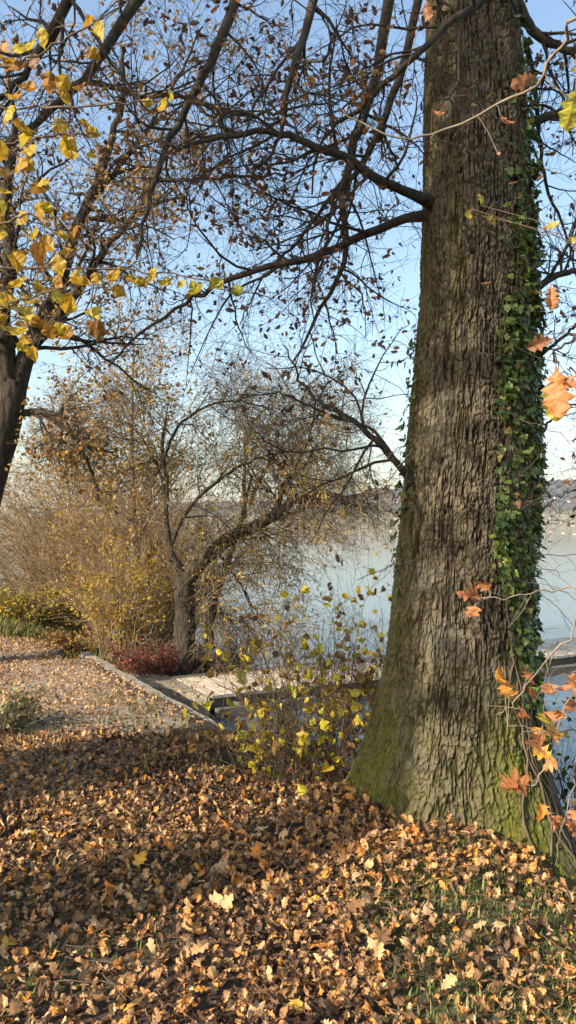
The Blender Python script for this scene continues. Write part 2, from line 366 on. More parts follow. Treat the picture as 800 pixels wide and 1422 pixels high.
# ------------------------------------------------------------------ far shore hills, houses
def hill_h(x, y):
    px = 400 + x / y * FPX
    top = np.interp(px, [-400, 0, 150, 300, 420, 500, 620, 800, 1200], [10, 14, 30, 42, 42, 56, 66, 70, 50])
    ridge = top / FPX * 3000
    s = sstep(2050, 3050, y) * (1 - .5 * sstep(3200, 4200, y))
    base = 6 * sstep(1950, 2000, y)
    tree = (vnoise(x / 14, y / 14, 5) * 13 + vnoise(x / 5, y / 5, 6) * 5) * sstep(.40, .5, fbm(x / 260, y / 260, 3, 40) * .55 + s * .45)
    return -4 + base + ridge * s ** 1.1 * (.85 + .3 * fbm(x / 500, y / 500, 4, 60)) + tree * sstep(1960, 2100, y)
V, F = grid(np.linspace(-2600, 2600, 700), np.linspace(1940, 4400, 170), hill_h)
struct(mesh_obj('hills', V, [F], M_hill))
def make_house(i):
    r = empty('far_house', (0, 0, 0), '', 'house', 'houses on the far shore')
    b_ = MB(); b_.box((-6, -5, -3), (6, 5, 6)); b_.obj('wall', M_hwall, r, False)
    b_ = MB(); V = np.array([[-6.6, -5.8, 5.6], [6.6, -5.8, 5.6], [6.6, 5.8, 5.6], [-6.6, 5.8, 5.6], [-6.6, 0, 9.6], [6.6, 0, 9.6]])
    b_.add(V, [np.array([[0, 1, 5, 4], [2, 3, 4, 5], [3, 2, 1, 0]]), np.array([[0, 4, 3], [1, 2, 5]])]); b_.obj('roof', M_hroof, r, False)
    for xx in (-3.5, 0, 3.5):
        b_ = MB(); b_.box((xx - .7, -5.08, 2.6), (xx + .7, -4.9, 4.4)); b_.obj('window', M_hwin, r, False)
    return r
spots = [(x, 735 - (i * 7) % 22) for i, x in enumerate(list(range(502, 556, 5)) + list(range(748, 812, 5)) + list(range(352, 440, 14)))]
proto = None
for i, (px, py) in enumerate(spots):
    yy = 2010 + (735 - py) * 32. + (i * 173) % 90; xx = (px - 400 + (i * 37) % 11) / FPX * yy
    if proto is None: proto = make_house(0); o = proto
    else:
        o = proto.copy(); S.collection.objects.link(o)
        for ch in proto.children:
            c = ch.copy(); S.collection.objects.link(c); c.parent = o
    o.location = (xx, yy, float(hill_h(np.array([xx]), np.array([yy]))[0])); o.rotation_euler = (0, 0, (i * .7) % 1.2 - .6)
    o.scale = (.7, .7, .7) if i % 3 else (1.1, .9, .9)
    w = 'left' if px < 700 else 'right'
    o['label'] = 'small white house on the far shore seen %s of the oak trunk' % w if px > 450 else 'small white house on the far shore seen behind the willow'
    o['group'] = 'far houses %s of the oak' % w if px > 450 else 'far houses behind the willow'

# ------------------------------------------------------------------ oak
OZ0 = -.35
TB = np.array([  # photo row, left edge, right edge of the bare trunk
    (-900, 600, 690), (-500, 597, 700), (-200, 594, 708), (0, 592, 716), (200, 590, 730), (400, 584, 735), (600, 566, 738), (750, 553, 733), (900, 541, 732),
    (1000, 524, 738), (1060, 508, 745), (1110, 492, 752), (1180, 470, 765), (1260, 455, 775)], float)
DY = 4.4
zt = np.array([at(400, r[0], DY)[2] for r in TB]); ct = np.array([(at((r[1] + r[2]) / 2, r[0], DY)[0]) for r in TB]); rt = (TB[:, 2] - TB[:, 1]) / 2 / FPX * DY
o_ = np.argsort(zt); zt, ct, rt = zt[o_], ct[o_], rt[o_]
def oak_c(z): return np.interp(z, zt, ct)
def oak_r(z): return np.interp(z, zt, rt) * .985
def oak_surf(z, phi, extra=0.0):
    fl = np.exp(-np.maximum(z + .15, 0) / .42)
    but = fl * (.16 * np.maximum(0, np.cos(phi - .8)) ** 6 + .09 * np.maximum(0, np.cos(phi + .35)) ** 8 + .10 * np.maximum(0, np.cos(phi + 1.6)) ** 4 - .05 * np.cos(3 * phi + 1) - .04 * np.cos(5 * phi))
    un = .02 * np.cos(2 * phi + z * .7) + .02 * np.sin(3 * phi - z * .9) + .012 * np.sin(7 * phi + z)
    r = oak_r(z) * (1 + un) + but + extra
    c = oak_c(z)
    return np.stack([c + r * np.sin(phi), DY - r * np.cos(phi), z], -1)
def worley(u, v, wrap, k):
    iu = np.floor(u); iv = np.floor(v); f1 = np.full(u.shape, 9.); f2 = np.full(u.shape, 9.)
    for a in (-1, 0, 1):
        for b_ in (-1, 0, 1):
            cu = iu + a; cv = iv + b_; cw = np.mod(cu, wrap)
            du = cu + .1 + .8 * hash2(cw, cv, k) - u; dv = cv + .1 + .8 * hash2(cw, cv, k + 1) - v
            d = np.hypot(du, dv); m_ = d < f1; f2 = np.where(m_, f1, np.minimum(f2, d)); f1 = np.where(m_, d, f1)
    return f1, f2
nphi, nz_ = 1240, 1300
zz_ = np.concatenate([np.linspace(OZ0, 5.1, 1250), np.linspace(5.15, 10.5, 90)])
phi = np.concatenate([np.linspace(-math.pi, -1.95, 120, endpoint=False), np.linspace(-1.95, 1.95, 1000), np.linspace(1.95, math.pi, 121)[1:]]); phi = phi[:nphi]; phi[-1] = math.pi - .005; nphi = len(phi); PH, ZZ = np.meshgrid(phi, zz_)
cphi = np.cos(PH) * 3; sphi = np.sin(PH) * 3; U = PH / (2 * math.pi) + .5
def pn(x, y, w, k):                      # value noise periodic in x
    ix = np.floor(x); iy = np.floor(y); fx = x - ix; fy = y - iy; fx = fx * fx * (3 - 2 * fx); fy = fy * fy * (3 - 2 * fy)
    a = hash2(np.mod(ix, w), iy, k); b_ = hash2(np.mod(ix + 1, w), iy, k); c = hash2(np.mod(ix, w), iy + 1, k); d = hash2(np.mod(ix + 1, w), iy + 1, k)
    return (a * (1 - fx) + b_ * fx) * (1 - fy) + (c * (1 - fx) + d * fx) * fy
def pf(fu, fz, k, o=3):
    out_ = 0; a_ = .55; tot = 0
    for q in range(o):
        out_ = out_ + a_ * pn(UW * fu * 2 ** q, ZW * fz * 2 ** q + q * 3.7, fu * 2 ** q, k + q); tot += a_; a_ *= .5
    return out_ / tot
UW = U; ZW = ZZ
wu = (pf(24, 2.2, 80, 3) - .5) * .012; wz = (pf(24, 5, 90, 3) - .5) * .05
UW = U + wu; ZW = ZZ + wz
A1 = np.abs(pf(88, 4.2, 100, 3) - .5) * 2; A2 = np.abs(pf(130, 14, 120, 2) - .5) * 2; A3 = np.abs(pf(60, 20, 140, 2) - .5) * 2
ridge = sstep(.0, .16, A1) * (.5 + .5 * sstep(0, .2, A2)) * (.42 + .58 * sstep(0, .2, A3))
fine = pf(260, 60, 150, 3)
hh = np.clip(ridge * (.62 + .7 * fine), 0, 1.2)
lowf = fbm(cphi * 1.2, ZZ * 1.4 + sphi, 3, 170)
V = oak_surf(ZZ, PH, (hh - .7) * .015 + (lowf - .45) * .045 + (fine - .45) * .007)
i = np.arange(nphi * len(zz_)).reshape(len(zz_), nphi); j = np.roll(i, -1, 1)
F = np.stack([i[:-1], j[:-1], j[1:], i[1:]], -1).reshape(-1, 4)
moss = np.clip(sstep(1.2, .15, ZZ) * (.2 + .9 * np.exp(-((PH - .45) / .32) ** 2) + .9 * np.exp(-((PH + 1.25) / .55) ** 2)), 0, 1)
moss = np.maximum(moss, .35 * sstep(.5, .65, lowf) * sstep(-1.4, -.3, -np.abs(PH + 1.2)) + .5 * np.exp(-((PH + 1.3) / .35) ** 2) * .6)
oak = empty('oak_tree', (OAK[0], OAK[1], 0), 'massive oak with furrowed mossy trunk and ivy at the lake bank', 'tree')
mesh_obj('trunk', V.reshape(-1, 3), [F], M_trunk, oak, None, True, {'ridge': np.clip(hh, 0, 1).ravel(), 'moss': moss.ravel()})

T_oak = tpls('oak', .8, 12); T_oakf = tpls('oak', .6, 6); T_elm = tpls('elm', 1.0, 12); T_small = tpls('small', .8, 8); T_ivy = tpls('ivy', .35, 6); T_maple = tpls('maple', 1.1, 14); T_lance = tpls('lance', .5, 5)

def limb(ctrl, r0, r1, parent, K=30, n1=12, n2=8, n3=6, cap=(.011, .005), l1=.75, l2=.4, l3=.2, leafn=260, lsize=.05, mat=None, lmat=None, T=None,
         grav=(0, .0, -.02), tint=(0, 1), rmin=.0013, name='branch', collar=False, twmat=None, wig=.15, tmin=.12, jitter=.02, ang=55, bias=None, hang=.35, clus=4, spread=.035):
    P = np.array([at(*c) if len(c) == 3 else np.array(c[:3]) for c in ctrl])
    P, R = catmull(P, [r0, r0 * .8, (r0 + r1) * .45, r1], K)
    R[:4] = R[:4] * (np.array([1.5, 1.25, 1.1, 1.0]) if collar else 1); P = P + rng.normal(size=P.shape) * jitter * np.linspace(0, 1, K)[:, None]
    P = P[None]; R = R[None]; mb = MB(); mb.add(*[(v, [f]) for v, f in [tubes(P, R, 9)]][0])
    A, RA = spawn(P, R, n1, l1, ang, 9, .5, grav[0], wig, tmin, rmin, bias=bias); RA = RA * np.minimum(1, cap[0] / RA[:, :1]); v, f = tubes(A, RA, 5); mb.add(v, [f])
    B, RB = spawn(A, RA, n2, l2, ang, 7, .55, grav[1], wig * 1.2, .12, rmin, bias=bias); RB = RB * np.minimum(1, cap[1] / RB[:, :1]); v, f = tubes(B, RB, 4); mb.add(v, [f])
    C_, RC = spawn(B, RB, n3, l3, 48, 5, .6, grav[2], wig, .15, rmin); v, f = tubes(C_, RC, 3); m2 = mb
    if twmat: m2 = MB(); v2, f2 = tubes(B, RB, 4); m2.add(v2, [f2])
    m2.add(v, [f]); o = mb.obj(name, mat or M_branch, parent)
    if twmat: m2.obj('twigs', twmat, o)
    if leafn:
        l = twig_leaves(C_, leafn, lsize, T or T_small, lmat or M_oakleaf, 'leaves', o, tint, clus=clus, hang=hang, spread=spread)
    return o
def tz(z): return (oak_c(z), DY, z, 0)   # start inside the trunk at height z (4-tuple = world point)
OL = [
 ([(600,282,4.3),(555,262,4.1),(520,245,4.0),(480,218,3.9),(440,205,3.8),(400,190,3.8),(350,184,3.8),(300,192,3.8),(250,205,3.9),(190,190,4.0)], .028, .007),
 ([(600,298,4.35),(560,305,4.4),(500,330,4.5),(450,352,4.6),(400,365,4.6),(340,380,4.7),(290,402,4.8),(250,425,4.9),(200,462,5.0),(150,505,5.2)], .030, .006),
 ([(572,668,4.25),(548,640,4.2),(525,615,4.2),(500,592,4.2),(470,572,4.2),(440,555,4.3),(415,520,4.4),(395,475,4.5)], .022, .004),
 ([(560,655,4.2),(520,600,4.1),(470,580,4.0),(420,560,3.9),(380,545,3.9),(320,560,3.9)], .010, .003),
 ([(700,-30,3.95),(665,5,3.9),(625,30,3.8),(590,66,3.75),(540,112,3.8),(500,150,3.9),(460,178,4.0),(442,215,4.0),(432,265,4.0)], .022, .005),
 ([tz(7.4),(565,-260,4.9),(548,-60,5.0),(532,50,5.0),(520,115,5.0),(498,180,5.0),(484,235,5.0),(474,290,5.0),(482,345,5.0),(462,400,5.0),(430,460,5.0),(404,505,5.0)], .046, .006),
 ([tz(7.0),(600,-120,4.2),(572,40,4.2),(540,150,4.2),(505,225,4.2),(470,270,4.2),(452,330,4.2),(440,400,4.2)], .03, .006),
 ([tz(8.3),(430,-420,5.0),(362,-120,5.0),(322,12,5.0),(292,85,5.0),(264,140,5.0),(236,200,5.0),(212,262,5.0),(200,312,5.0),(192,360,5.0)], .046, .006),
 ([tz(8.8),(380,-520,5.2),(240,-90,5.2),(170,30,5.2),(130,92,5.2),(90,138,5.2),(40,180,5.2),(0,212,5.2),(-60,262,5.2)], .05, .012),
 ([(118,112,5.2),(160,122,5.2),(200,134,5.1),(240,132,5.0),(264,140,5.0),(300,160,4.9),(360,150,4.8)], .022, .006),
 ([(266,136,5.0),(300,150,4.9),(350,160,4.8),(410,150,4.7),(470,140,4.7)], .018, .005),
 ([(214,250,5.0),(260,250,5.0),(330,245,4.9),(400,240,4.9),(470,215,4.9)], .014, .004),
 ([tz(7.8),(520,-420,3.6),(450,-60,3.6),(425,40,3.6),(400,120,3.6),(385,190,3.7),(350,250,3.8)], .032, .005),
 ([(487,235,5.0),(440,300,5.1),(405,345,5.2),(370,380,5.4),(330,450,5.6)], .016, .004),
 ([(712,-10,4.4),(738,40,4.4),(770,62,4.4),(812,82,4.4),(870,120,4.4),(930,180,4.4)], .034, .008),
 ([(730,60,4.6),(742,110,4.7),(748,180,4.7),(760,260,4.8),(790,340,4.8),(810,420,4.8)], .018, .004),
 ([(730,172,4.35),(768,160,4.35),(810,150,4.4),(870,140,4.4),(940,160,4.4)], .030, .007),
 ([(732,412,4.4),(770,384,4.4),(810,374,4.4),(860,370,4.4),(930,390,4.4)], .024, .006),
 ([(735,640,4.4),(760,590,4.4),(800,560,4.4),(850,540,4.4)], .010, .003),
 ([(742,500,4.4),(780,470,4.4),(820,440,4.3),(880,420,4.3)], .012, .003),
 ([(742,720,4.4),(775,690,4.4),(815,672,4.3)], .005, .002),
 ([tz(9.2),(420,-700,3.4),(240,-240,3.2),(120,-40,3.2),(60,60,3.3),(20,120,3.4),(-60,170,3.5)], .04, .006),
]
for k, (c, r0, r1) in enumerate(OL):
    big = r0 > .05; sm = r0 < .013
    limb(c, r0, r1, oak, collar=k in (0, 1, 2, 14, 16, 17), n1=13 if not sm else 7, n2=6 if not sm else 5, n3=4, l1=.95 if not sm else .4, l2=.5 if not sm else .25, l3=.22,
         leafn=(260 if k not in (1, 2, 3) else 170) if not sm else 60, lsize=.045, tmin=.3 if r0 > .03 and len(c[0]) == 4 else .12, T=T_oakf,
         tint=(0, .9), wig=.19, jitter=.012)
# dead epicormic twigs on the trunk front
mb = MB(); z0 = rng.uniform(1.2, 4.2, 60); ph = rng.uniform(-1.3, 1.4, 60)
p0 = oak_surf(z0, ph); d0 = unit(np.stack([np.sin(ph), -np.cos(ph), rng.uniform(-.5, .3, 60)], -1) + rng.normal(size=(60, 3)) * .5)
P = p0[:, None] + d0[:, None] * (np.linspace(0, .38, 7)[None, :, None] * rng.uniform(.4, 1.3, 60)[:, None, None]); P = P + rng.normal(size=P.shape) * .008
R = np.full((60, 7), .0022); A, RA = spawn(P, R, 5, .2, 45, 5, .7, 0)
for q in range(60):
    mb = MB(); v, f = tubes(P[q:q + 1], R[q:q + 1], 4); mb.add(v, [f]); v, f = tubes(A[q * 5:q * 5 + 5], RA[q * 5:q * 5 + 5], 3); mb.add(v, [f]); mb.obj('twig', M_stem, oak)
twig_leaves(A, 36, .05, T_oakf, M_oakleaf, 'leaves', oak, (.3, 1))

# ------------------------------------------------------------------ ivy
ivy = empty('ivy', tuple(oak_surf(np.array([0.0]), np.array([1.3]))[0]), 'green ivy climbing the right side of the big oak trunk', 'ivy')
N = 24000; z = rng.uniform(.0, 4.9, N); ph = rng.uniform(.1, 2.6, N)
lo = np.interp(z, [0, .5, 1.0, 1.6, 2.4, 3.3, 4.9], [1.2, .85, .48, .22, .16, .28, .8])
dn = sstep(-.12, .12, ph - lo) * (.25 + .75 * sstep(.40, .56, fbm(ph * 3.4, z * 2.6, 4, 200))) * np.interp(z, [0, .3, .9, 1.5, 2.6, 3.1, 3.6, 4.9], [.12, .25, .6, 1, .8, .5, .26, .10])
k = rng.random(N) < dn; z = z[k]; ph = ph[k]
N2 = 190; z2 = rng.uniform(1.2, 2.9, N2); ph2 = rng.uniform(-2.0, -1.15, N2); z = np.concatenate([z, z2]); ph = np.concatenate([ph, ph2])
out = rng.uniform(.005, .055, len(z)) * (.5 + fbm(ph * 4, z * 4, 3, 220))
p = oak_surf(z, ph, out); nrm = np.stack([np.sin(ph), -np.cos(ph), 0 * ph], -1)
leaf_obj('leaves', p, unit(np.array([0, 0, -1.]) + rng.normal(size=p.shape) * .45 + nrm * .35), unit(nrm + rng.normal(size=p.shape) * .38 + np.array([0, 0, .35])),
         rng.choice([.8, 1, 1.3], len(z)) * rng.uniform(.024, .05, len(z)), T_ivy, np.clip(rng.beta(2, 2.2, len(z)) + (rng.random(len(z)) < .015), 0, 1), M_ivy, ivy)
mb = MB()
for q in range(26):
    zz0 = np.linspace(-.1, rng.uniform(3.2, 4.9), 60); pp = rng.uniform(.6, 1.9) + .12 * np.sin(zz0 * rng.uniform(1, 3) + q) + .3 * (vnoise(zz0 * 3, zz0 * 0 + q) - .5) + .08 * np.sin(zz0 * 11 + q * 2)
    v, f = tubes(oak_surf(zz0, pp, .012)[None], np.linspace(.007, .0025, 60)[None], 5); mb.add(v, [f])
mb.obj('stem', M_stem, ivy)

# ------------------------------------------------------------------ leaf litter (stuff) and single fallen leaves
def land(x, y, lim=.25): return sdist(x, y, SHORE) > lim
def scatter(n, x0, x1, y0, y1, dfn=None):
    x = rng.uniform(x0, x1, n); y = rng.uniform(y0, y1, n); ws_ = wall_side(x, y); k = land(x, y, .05) & ~((ws_ > -.06) & (ws_ < .2) & (y < 10.3)) & (np.abs(x) < .8 * y + 1.4) & (np.hypot(x - OAK[0], y - OAK[1]) > .42)
    if dfn is not None: k &= rng.random(n) < dfn(x, y)
    return x[k], y[k]
def litter(x, y, smin, smax, tilt, T, lift):
    z = height(x, y); p = np.stack([x, y, z + rng.uniform(.002, lift, len(x))], -1)
    a = rng.uniform(0, 2 * math.pi, len(x)); nr_ = unit(np.stack([rng.normal(size=len(x)) * tilt, rng.normal(size=len(x)) * tilt, np.ones(len(x))], -1))
    Y = unit(np.cross(nr_, np.stack([np.cos(a), np.sin(a), 0 * a], -1)))
    patch = fbm(x * 1.6, y * 1.6, 3, 300)
    t = np.clip(rng.beta(1.6, 1.6, len(x)) * .97 + (patch - .45) * .5 - .13 * sstep(.3, -.6, x) * sstep(6.2, 5.2, y) + .1 * sstep(6, 7, y), 0, .84)  # near-left leaves browner as trodden, with shade contrast also put into the tint
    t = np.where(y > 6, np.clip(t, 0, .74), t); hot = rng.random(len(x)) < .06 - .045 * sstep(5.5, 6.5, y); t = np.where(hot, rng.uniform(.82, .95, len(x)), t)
    return leaves(p, Y, nr_, rng.uniform(smin, smax, len(x)), T, t)
dg = lambda x, y: (1 - .52 * green_mask(x, y)) * (.62 + .38 * sstep(.36, .5, fbm(x * 2.2, y * 2.2, 4, 350)))
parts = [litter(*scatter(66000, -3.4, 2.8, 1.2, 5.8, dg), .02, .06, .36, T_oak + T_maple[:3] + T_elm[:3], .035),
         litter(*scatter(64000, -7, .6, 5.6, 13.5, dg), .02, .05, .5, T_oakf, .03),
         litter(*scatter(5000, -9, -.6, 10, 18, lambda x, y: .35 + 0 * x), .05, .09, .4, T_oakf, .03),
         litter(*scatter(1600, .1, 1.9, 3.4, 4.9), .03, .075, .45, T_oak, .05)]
ja = rng.uniform(0, 12, 900); jb = rng.uniform(0, 1.4, 900) ** 1.2
jx = -1.15 + .875 * ja - .484 * jb; jy = 9.15 + .484 * ja + .875 * jb; _h = height
jx = np.concatenate([jx, rng.uniform(-2.4, -1.2, 260)]); jy = np.concatenate([jy, rng.uniform(8.5, 10.2, 260)]); _u = (jx + 1.15) * .875 + (jy - 9.15) * .484; _v = -(jx + 1.15) * .484 + (jy - 9.15) * .875; _k = (_u > -.9) & (_v > 0) & (_v < 1.4); jx, jy = jx[_k], jy[_k]
height = lambda x, y: x * 0 - .42
parts.append(litter(jx, jy, .03, .06, .25, T_oakf, .01)); height = _h
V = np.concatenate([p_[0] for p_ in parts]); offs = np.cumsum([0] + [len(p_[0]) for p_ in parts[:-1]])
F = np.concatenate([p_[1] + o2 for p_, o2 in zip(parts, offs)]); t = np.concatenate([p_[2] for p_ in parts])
sx, sy = scatter(900, -3, 2.4, 1.6, 6); sa = rng.uniform(0, 6.28, len(sx)); sL = rng.uniform(.03, .16, len(sx)); tt_ = np.linspace(-1, 1, 5)[None]
X_ = sx[:, None] + np.cos(sa)[:, None] * sL[:, None] * tt_; Y_ = sy[:, None] + np.sin(sa)[:, None] * sL[:, None] * tt_; P_ = np.stack([X_, Y_, height(X_, Y_) + .035], -1) + rng.normal(size=(len(sx), 5, 3)) * .004
v_, f_ = tubes(P_, np.full((len(sx), 5), .0022) * rng.uniform(.5, 1.6, (len(sx), 1)), 4); F = np.concatenate([F, f_ + len(V)]); V = np.concatenate([V, v_]); t = np.concatenate([t, np.full(len(v_), .18)])
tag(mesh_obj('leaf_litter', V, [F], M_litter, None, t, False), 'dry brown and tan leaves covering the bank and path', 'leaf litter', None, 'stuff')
# 260 leaves one can pick out, lying on top
kinds = [('orange', .86, 'bright orange fallen leaf lying on top of the brown litter'), ('tan', .70, 'pale tan curled fallen leaf lying on top of the litter'),
         ('brown', .35, 'dull brown fallen leaf lying on top of the litter'), ('yellow', 1.0, 'clear yellow fallen leaf lying on the litter')]
src = {}
for kname, tv, lab in kinds:
    for q in range(5):
        V0, F0 = (T_oak + T_maple + T_elm)[[3, 14, 7, 18, 24][q]]
        src[kname, q] = mesh_obj('fallen_leaf', V0, [F0], M_litter, None, np.full(len(V0), tv), False)
        src[kname, q].data.name = 'fallen_leaf'
used = set(); cnt = 0
x, y = scatter(2600, -2.0, 2.2, 1.9, 4.2); k = (np.abs(x) < .41 * y); x, y = x[k][:260], y[k][:260]; z = height(x, y)
for a in range(len(x)):
    kn = kinds[rng.choice(4, p=[.25, .50, .21, .04])]; q = int(rng.integers(0, 5)); s = src[kn[0], q]
    if (kn[0], q) in used: s = s.copy(); S.collection.objects.link(s)
    used.add((kn[0], q))
    s.location = (x[a], y[a], z[a] + .045); s.rotation_euler = (rng.normal() * .35, rng.normal() * .35, rng.uniform(0, 6.28)); s.scale = (float(rng.uniform(.05, .085)),) * 3
    tag(s, kn[2], 'fallen leaf', kn[0] + ' fallen leaves on the litter')
for kk, s in src.items():
    if kk not in used: bpy.data.objects.remove(s)

# ------------------------------------------------------------------ grass (stuff)
def blades(x, y, hmin, hmax, wd=.0035):
    n = len(x); z = height(x, y); a = rng.uniform(0, 2 * math.pi, n); H = rng.uniform(hmin, hmax, n)
    lean = rng.uniform(.1, .8, n); dx = np.cos(a); dy = np.sin(a); V = np.zeros((n, 5, 3)); w_ = wd * rng.uniform(.6, 1.4, n)
    for k2, (f, wf) in enumerate([(0, 1), (0, -1), (.55, .8), (.55, -.8), (1, 0)]):
        V[:, k2, 0] = x + dx * lean * H * f * f - dy * w_ * wf; V[:, k2, 1] = y + dy * lean * H * f * f + dx * w_ * wf; V[:, k2, 2] = z + H * f * (1 - .25 * f * lean)
    b_ = (np.arange(n) * 5)[:, None]
    return V.reshape(-1, 3), b_ + np.array([[0, 1, 3, 2]]), b_ + np.array([[2, 3, 4]]), np.repeat(rng.random(n), 5)
gm = lambda x, y: green_mask(x, y) ** 1.3 * (.4 + fbm(x * 6, y * 6, 2, 33))
sets = [blades(*scatter(110000, -3, 2.6, 1.5, 6, gm), .015, .052), blades(*scatter(120000, -16, -2.4, 11.5, 20, lambda x, y: .35 + .65 * fbm(x * 2, y * 2, 3, 7)), .06, .2, .007),
        blades(*scatter(9000, -2.4, .6, 4.8, 8, gm), .04, .12, .005)]
V = np.concatenate([s[0] for s in sets]); offs = np.cumsum([0] + [len(s[0]) for s in sets[:-1]])
tag(mesh_obj('grass', V, [np.concatenate([s[1] + o2 for s, o2 in zip(sets, offs)]), np.concatenate([s[2] + o2 for s, o2 in zip(sets, offs)])], M_grass, None,
             np.concatenate([s[3] for s in sets]), True), 'short green grass growing through the fallen leaves', 'grass', None, 'stuff')

# ------------------------------------------------------------------ retaining wall and jetty
wp, _ = catmull(np.c_[WALL[1:], np.zeros(4)], [1, 1], 40); wt = unit(np.gradient(wp, axis=0)); wn = np.stack([-wt[:, 1], wt[:, 0], 0 * wt[:, 0]], -1)
jz = (vnoise(np.arange(40) * .9, np.zeros(40), 3) - .5) * .03
sec = [(-.02, -1.5), (-.02, -.02), (.0, .012), (.11, .012), (.13, -.02), (.14, -1.5)]
if (wn[20, 0] < 0): wn = -wn
V = np.array([[wp[a] + wn[a] * (s_[0] - .05) + np.array([0, 0, s_[1] + jz[a] * (s_[1] > -.5)]) for s_ in sec] for a in range(40)]).reshape(-1, 3)
i = np.arange(240).reshape(40, 6); F = np.stack([i[:-1, :-1], i[:-1, 1:], i[1:, 1:], i[1:, :-1]], -1).reshape(-1, 4)
tag(mesh_obj('retaining_wall', V, [F, np.array([[0, 1, 2, 3], [0, 3, 4, 5], [239, 238, 237, 236], [239, 236, 235, 234]])], M_conc, None, None, False), 'low grey concrete bank wall along the path edge by the jetty', 'wall')
J0 = np.array([-1.62, 9.55]); JD = np.array([.875, .484]); JN = np.array([-.484, .875]); JL = 15.0; JZ = -.42
JW = 1.45; J0 = np.array([-1.15, 9.15])
def jm(V): return np.stack([J0[0] + JD[0] * V[:, 0] + JN[0] * V[:, 1], J0[1] + JD[1] * V[:, 0] + JN[1] * V[:, 1], V[:, 2]], -1)
jet = empty('jetty', (J0[0], J0[1], JZ), 'long low wooden plank jetty running out over the lake', 'jetty')
mb = MB(); s = .22
while s < JL:
    e = rng.uniform(-.02, .02); hz = rng.uniform(-.004, .004); mb.box((s, e, JZ - .04 + hz), (s + .142, JW + rng.uniform(-.02, .02), JZ + hz), jm, rng.random()); s += .155
mb.obj('deck', M_plank, jet, False)
ap = np.array([(-.985, 9.24), (-1.70, 10.56), (-1.95, 11.0), (-2.75, 10.75), (-2.28, 10.2)]); ap = ap[::-1]
V = np.concatenate([np.c_[ap, np.full(5, -1.4)], np.c_[ap, np.full(5, JZ - .006)]]); kk = np.arange(5)
ab = mesh_obj('jetty_abutment', V, [np.stack([kk, (kk + 1) % 5, (kk + 1) % 5 + 5, kk + 5], -1), np.array([[5, 6, 7], [5, 7, 8], [5, 8, 9]])], M_conc, None, None, False)
tag(ab, 'flat concrete slab at the shore end of the jetty', 'abutment')
for yo in (.1, JW - .22):
    mb = MB(); mb.box((.25, yo, JZ - .2), (JL, yo + .12, JZ - .045), jm); mb.obj('beam', M_timber, jet, False)
mb = MB(); mb.box((.25, -.14, JZ - .27), (JL, -.03, JZ - .15), jm, .3); mb.obj('fender_rail', M_timber, jet, False)
for s in np.arange(.6, JL, 2.4):
    for yo in (.02, JW - .1):
        P = jm(np.array([[s, yo, -2.5], [s, yo, -1.5], [s, yo, JZ - .1]]))[None]; v, f = tubes(P, np.full((1, 3), .075), 12); mb = MB(); mb.add(v, [f]); mb.obj('post', M_timber, jet)
# exposed roots between path and willow
rt_ = MB(); base = np.array([-1.62, 9.75, -.2])
P = []
for q in range(16):
    a = rng.uniform(-2.6, .4); L = rng.uniform(.2, .55); tt = np.linspace(0, 1, 9)
    x_ = -1.45 + rng.uniform(-.35, .2) + np.cos(a) * L * tt + .05 * np.sin(tt * 7 + q); y_ = 10.35 + rng.uniform(-.2, .1) + np.sin(a) * L * tt * 1.1 + .04 * np.cos(tt * 9 + q)
    P.append(np.stack([x_, y_, height(x_, y_) + .04 + .09 * np.sin(tt * 2.8 + .3) * rng.uniform(-.2, 1.3) - .05 * tt], -1))
v, f = tubes(np.array(P), np.linspace(.032, .008, 9)[None].repeat(16, 0) * rng.uniform(.5, 1.2, (16, 1)), 7); rt_.add(v, [f])
rto = rt_.obj('exposed_roots', flat('bleached_root', (.30, .25, .2))); tag(rto, 'bleached tangled roots exposed beside the jetty end', 'roots')

# ------------------------------------------------------------------ willow by the jetty
will = empty('willow_tree', tuple(at(255, 920, 11.0)), 'leaning willow with drooping twigs beside the jetty end', 'tree')
wt_ = [([(258,960,11.0),(256,900,11.0),(257,850,11.0),(255,810,11.0),(238,770,11.0),(230,725,11.0),(232,680,11.1),(225,620,11.2),(235,560,11.2)], .2, .02),]
Pw = np.array([at(*c) for c in wt_[0][0]]); Pw, Rw = catmull(Pw, [.24, .17, .155, .145, .055, .042, .034, .024, .012], 40)
v, f = tubes(Pw[None], Rw[None], 14); v = v + (fbm(v[:, 0] * 9 + v[:, 1] * 7, v[:, 2] * 4, 4, 400)[:, None] - .45) * .06; mb = MB(); mb.add(v, [f]); mb.obj('trunk', M_willow, will)
WK = dict(twmat=M_wshoot, cap=(.015, .006), mat=M_willow, lmat=M_gold, T=T_lance, lsize=.07, rmin=.003, name='branch')
def wl(c, r0, r1, **k):
    kw = dict(WK, n1=13, n2=9, n3=7, l1=1.2, l2=.9, l3=.6, grav=(.0, -.12, -.2), leafn=1700, wig=.14, clus=2, tint=(.2, 1), tmin=.15); kw.update(k)
    return limb(c, r0, r1, will, **kw)
wl([(254,815,11.0),(275,785,10.9),(300,762,10.8),(330,742,10.8),(362,728,10.7),(390,708,10.7),(425,690,10.6),(470,690,10.5),(510,715,10.4)], .13, .02)
wl([(385,712,10.7),(388,690,10.7),(396,670,10.7),(420,650,10.7),(440,620,10.7)], .05, .012, grav=(.04, -.06, -.12))
wl([(236,760,11.0),(260,710,11),(300,670,11),(350,640,11),(410,628,11),(460,640,10.9)], .032, .008)
wl([(232,690,11.1),(215,640,11.1),(190,600,11.2),(160,580,11.3)], .028, .008, leafn=1200)
wl([(226,640,11.1),(250,590,11.2),(300,560,11.3),(350,560,11.4),(400,580,11.4)], .025, .007, leafn=500)
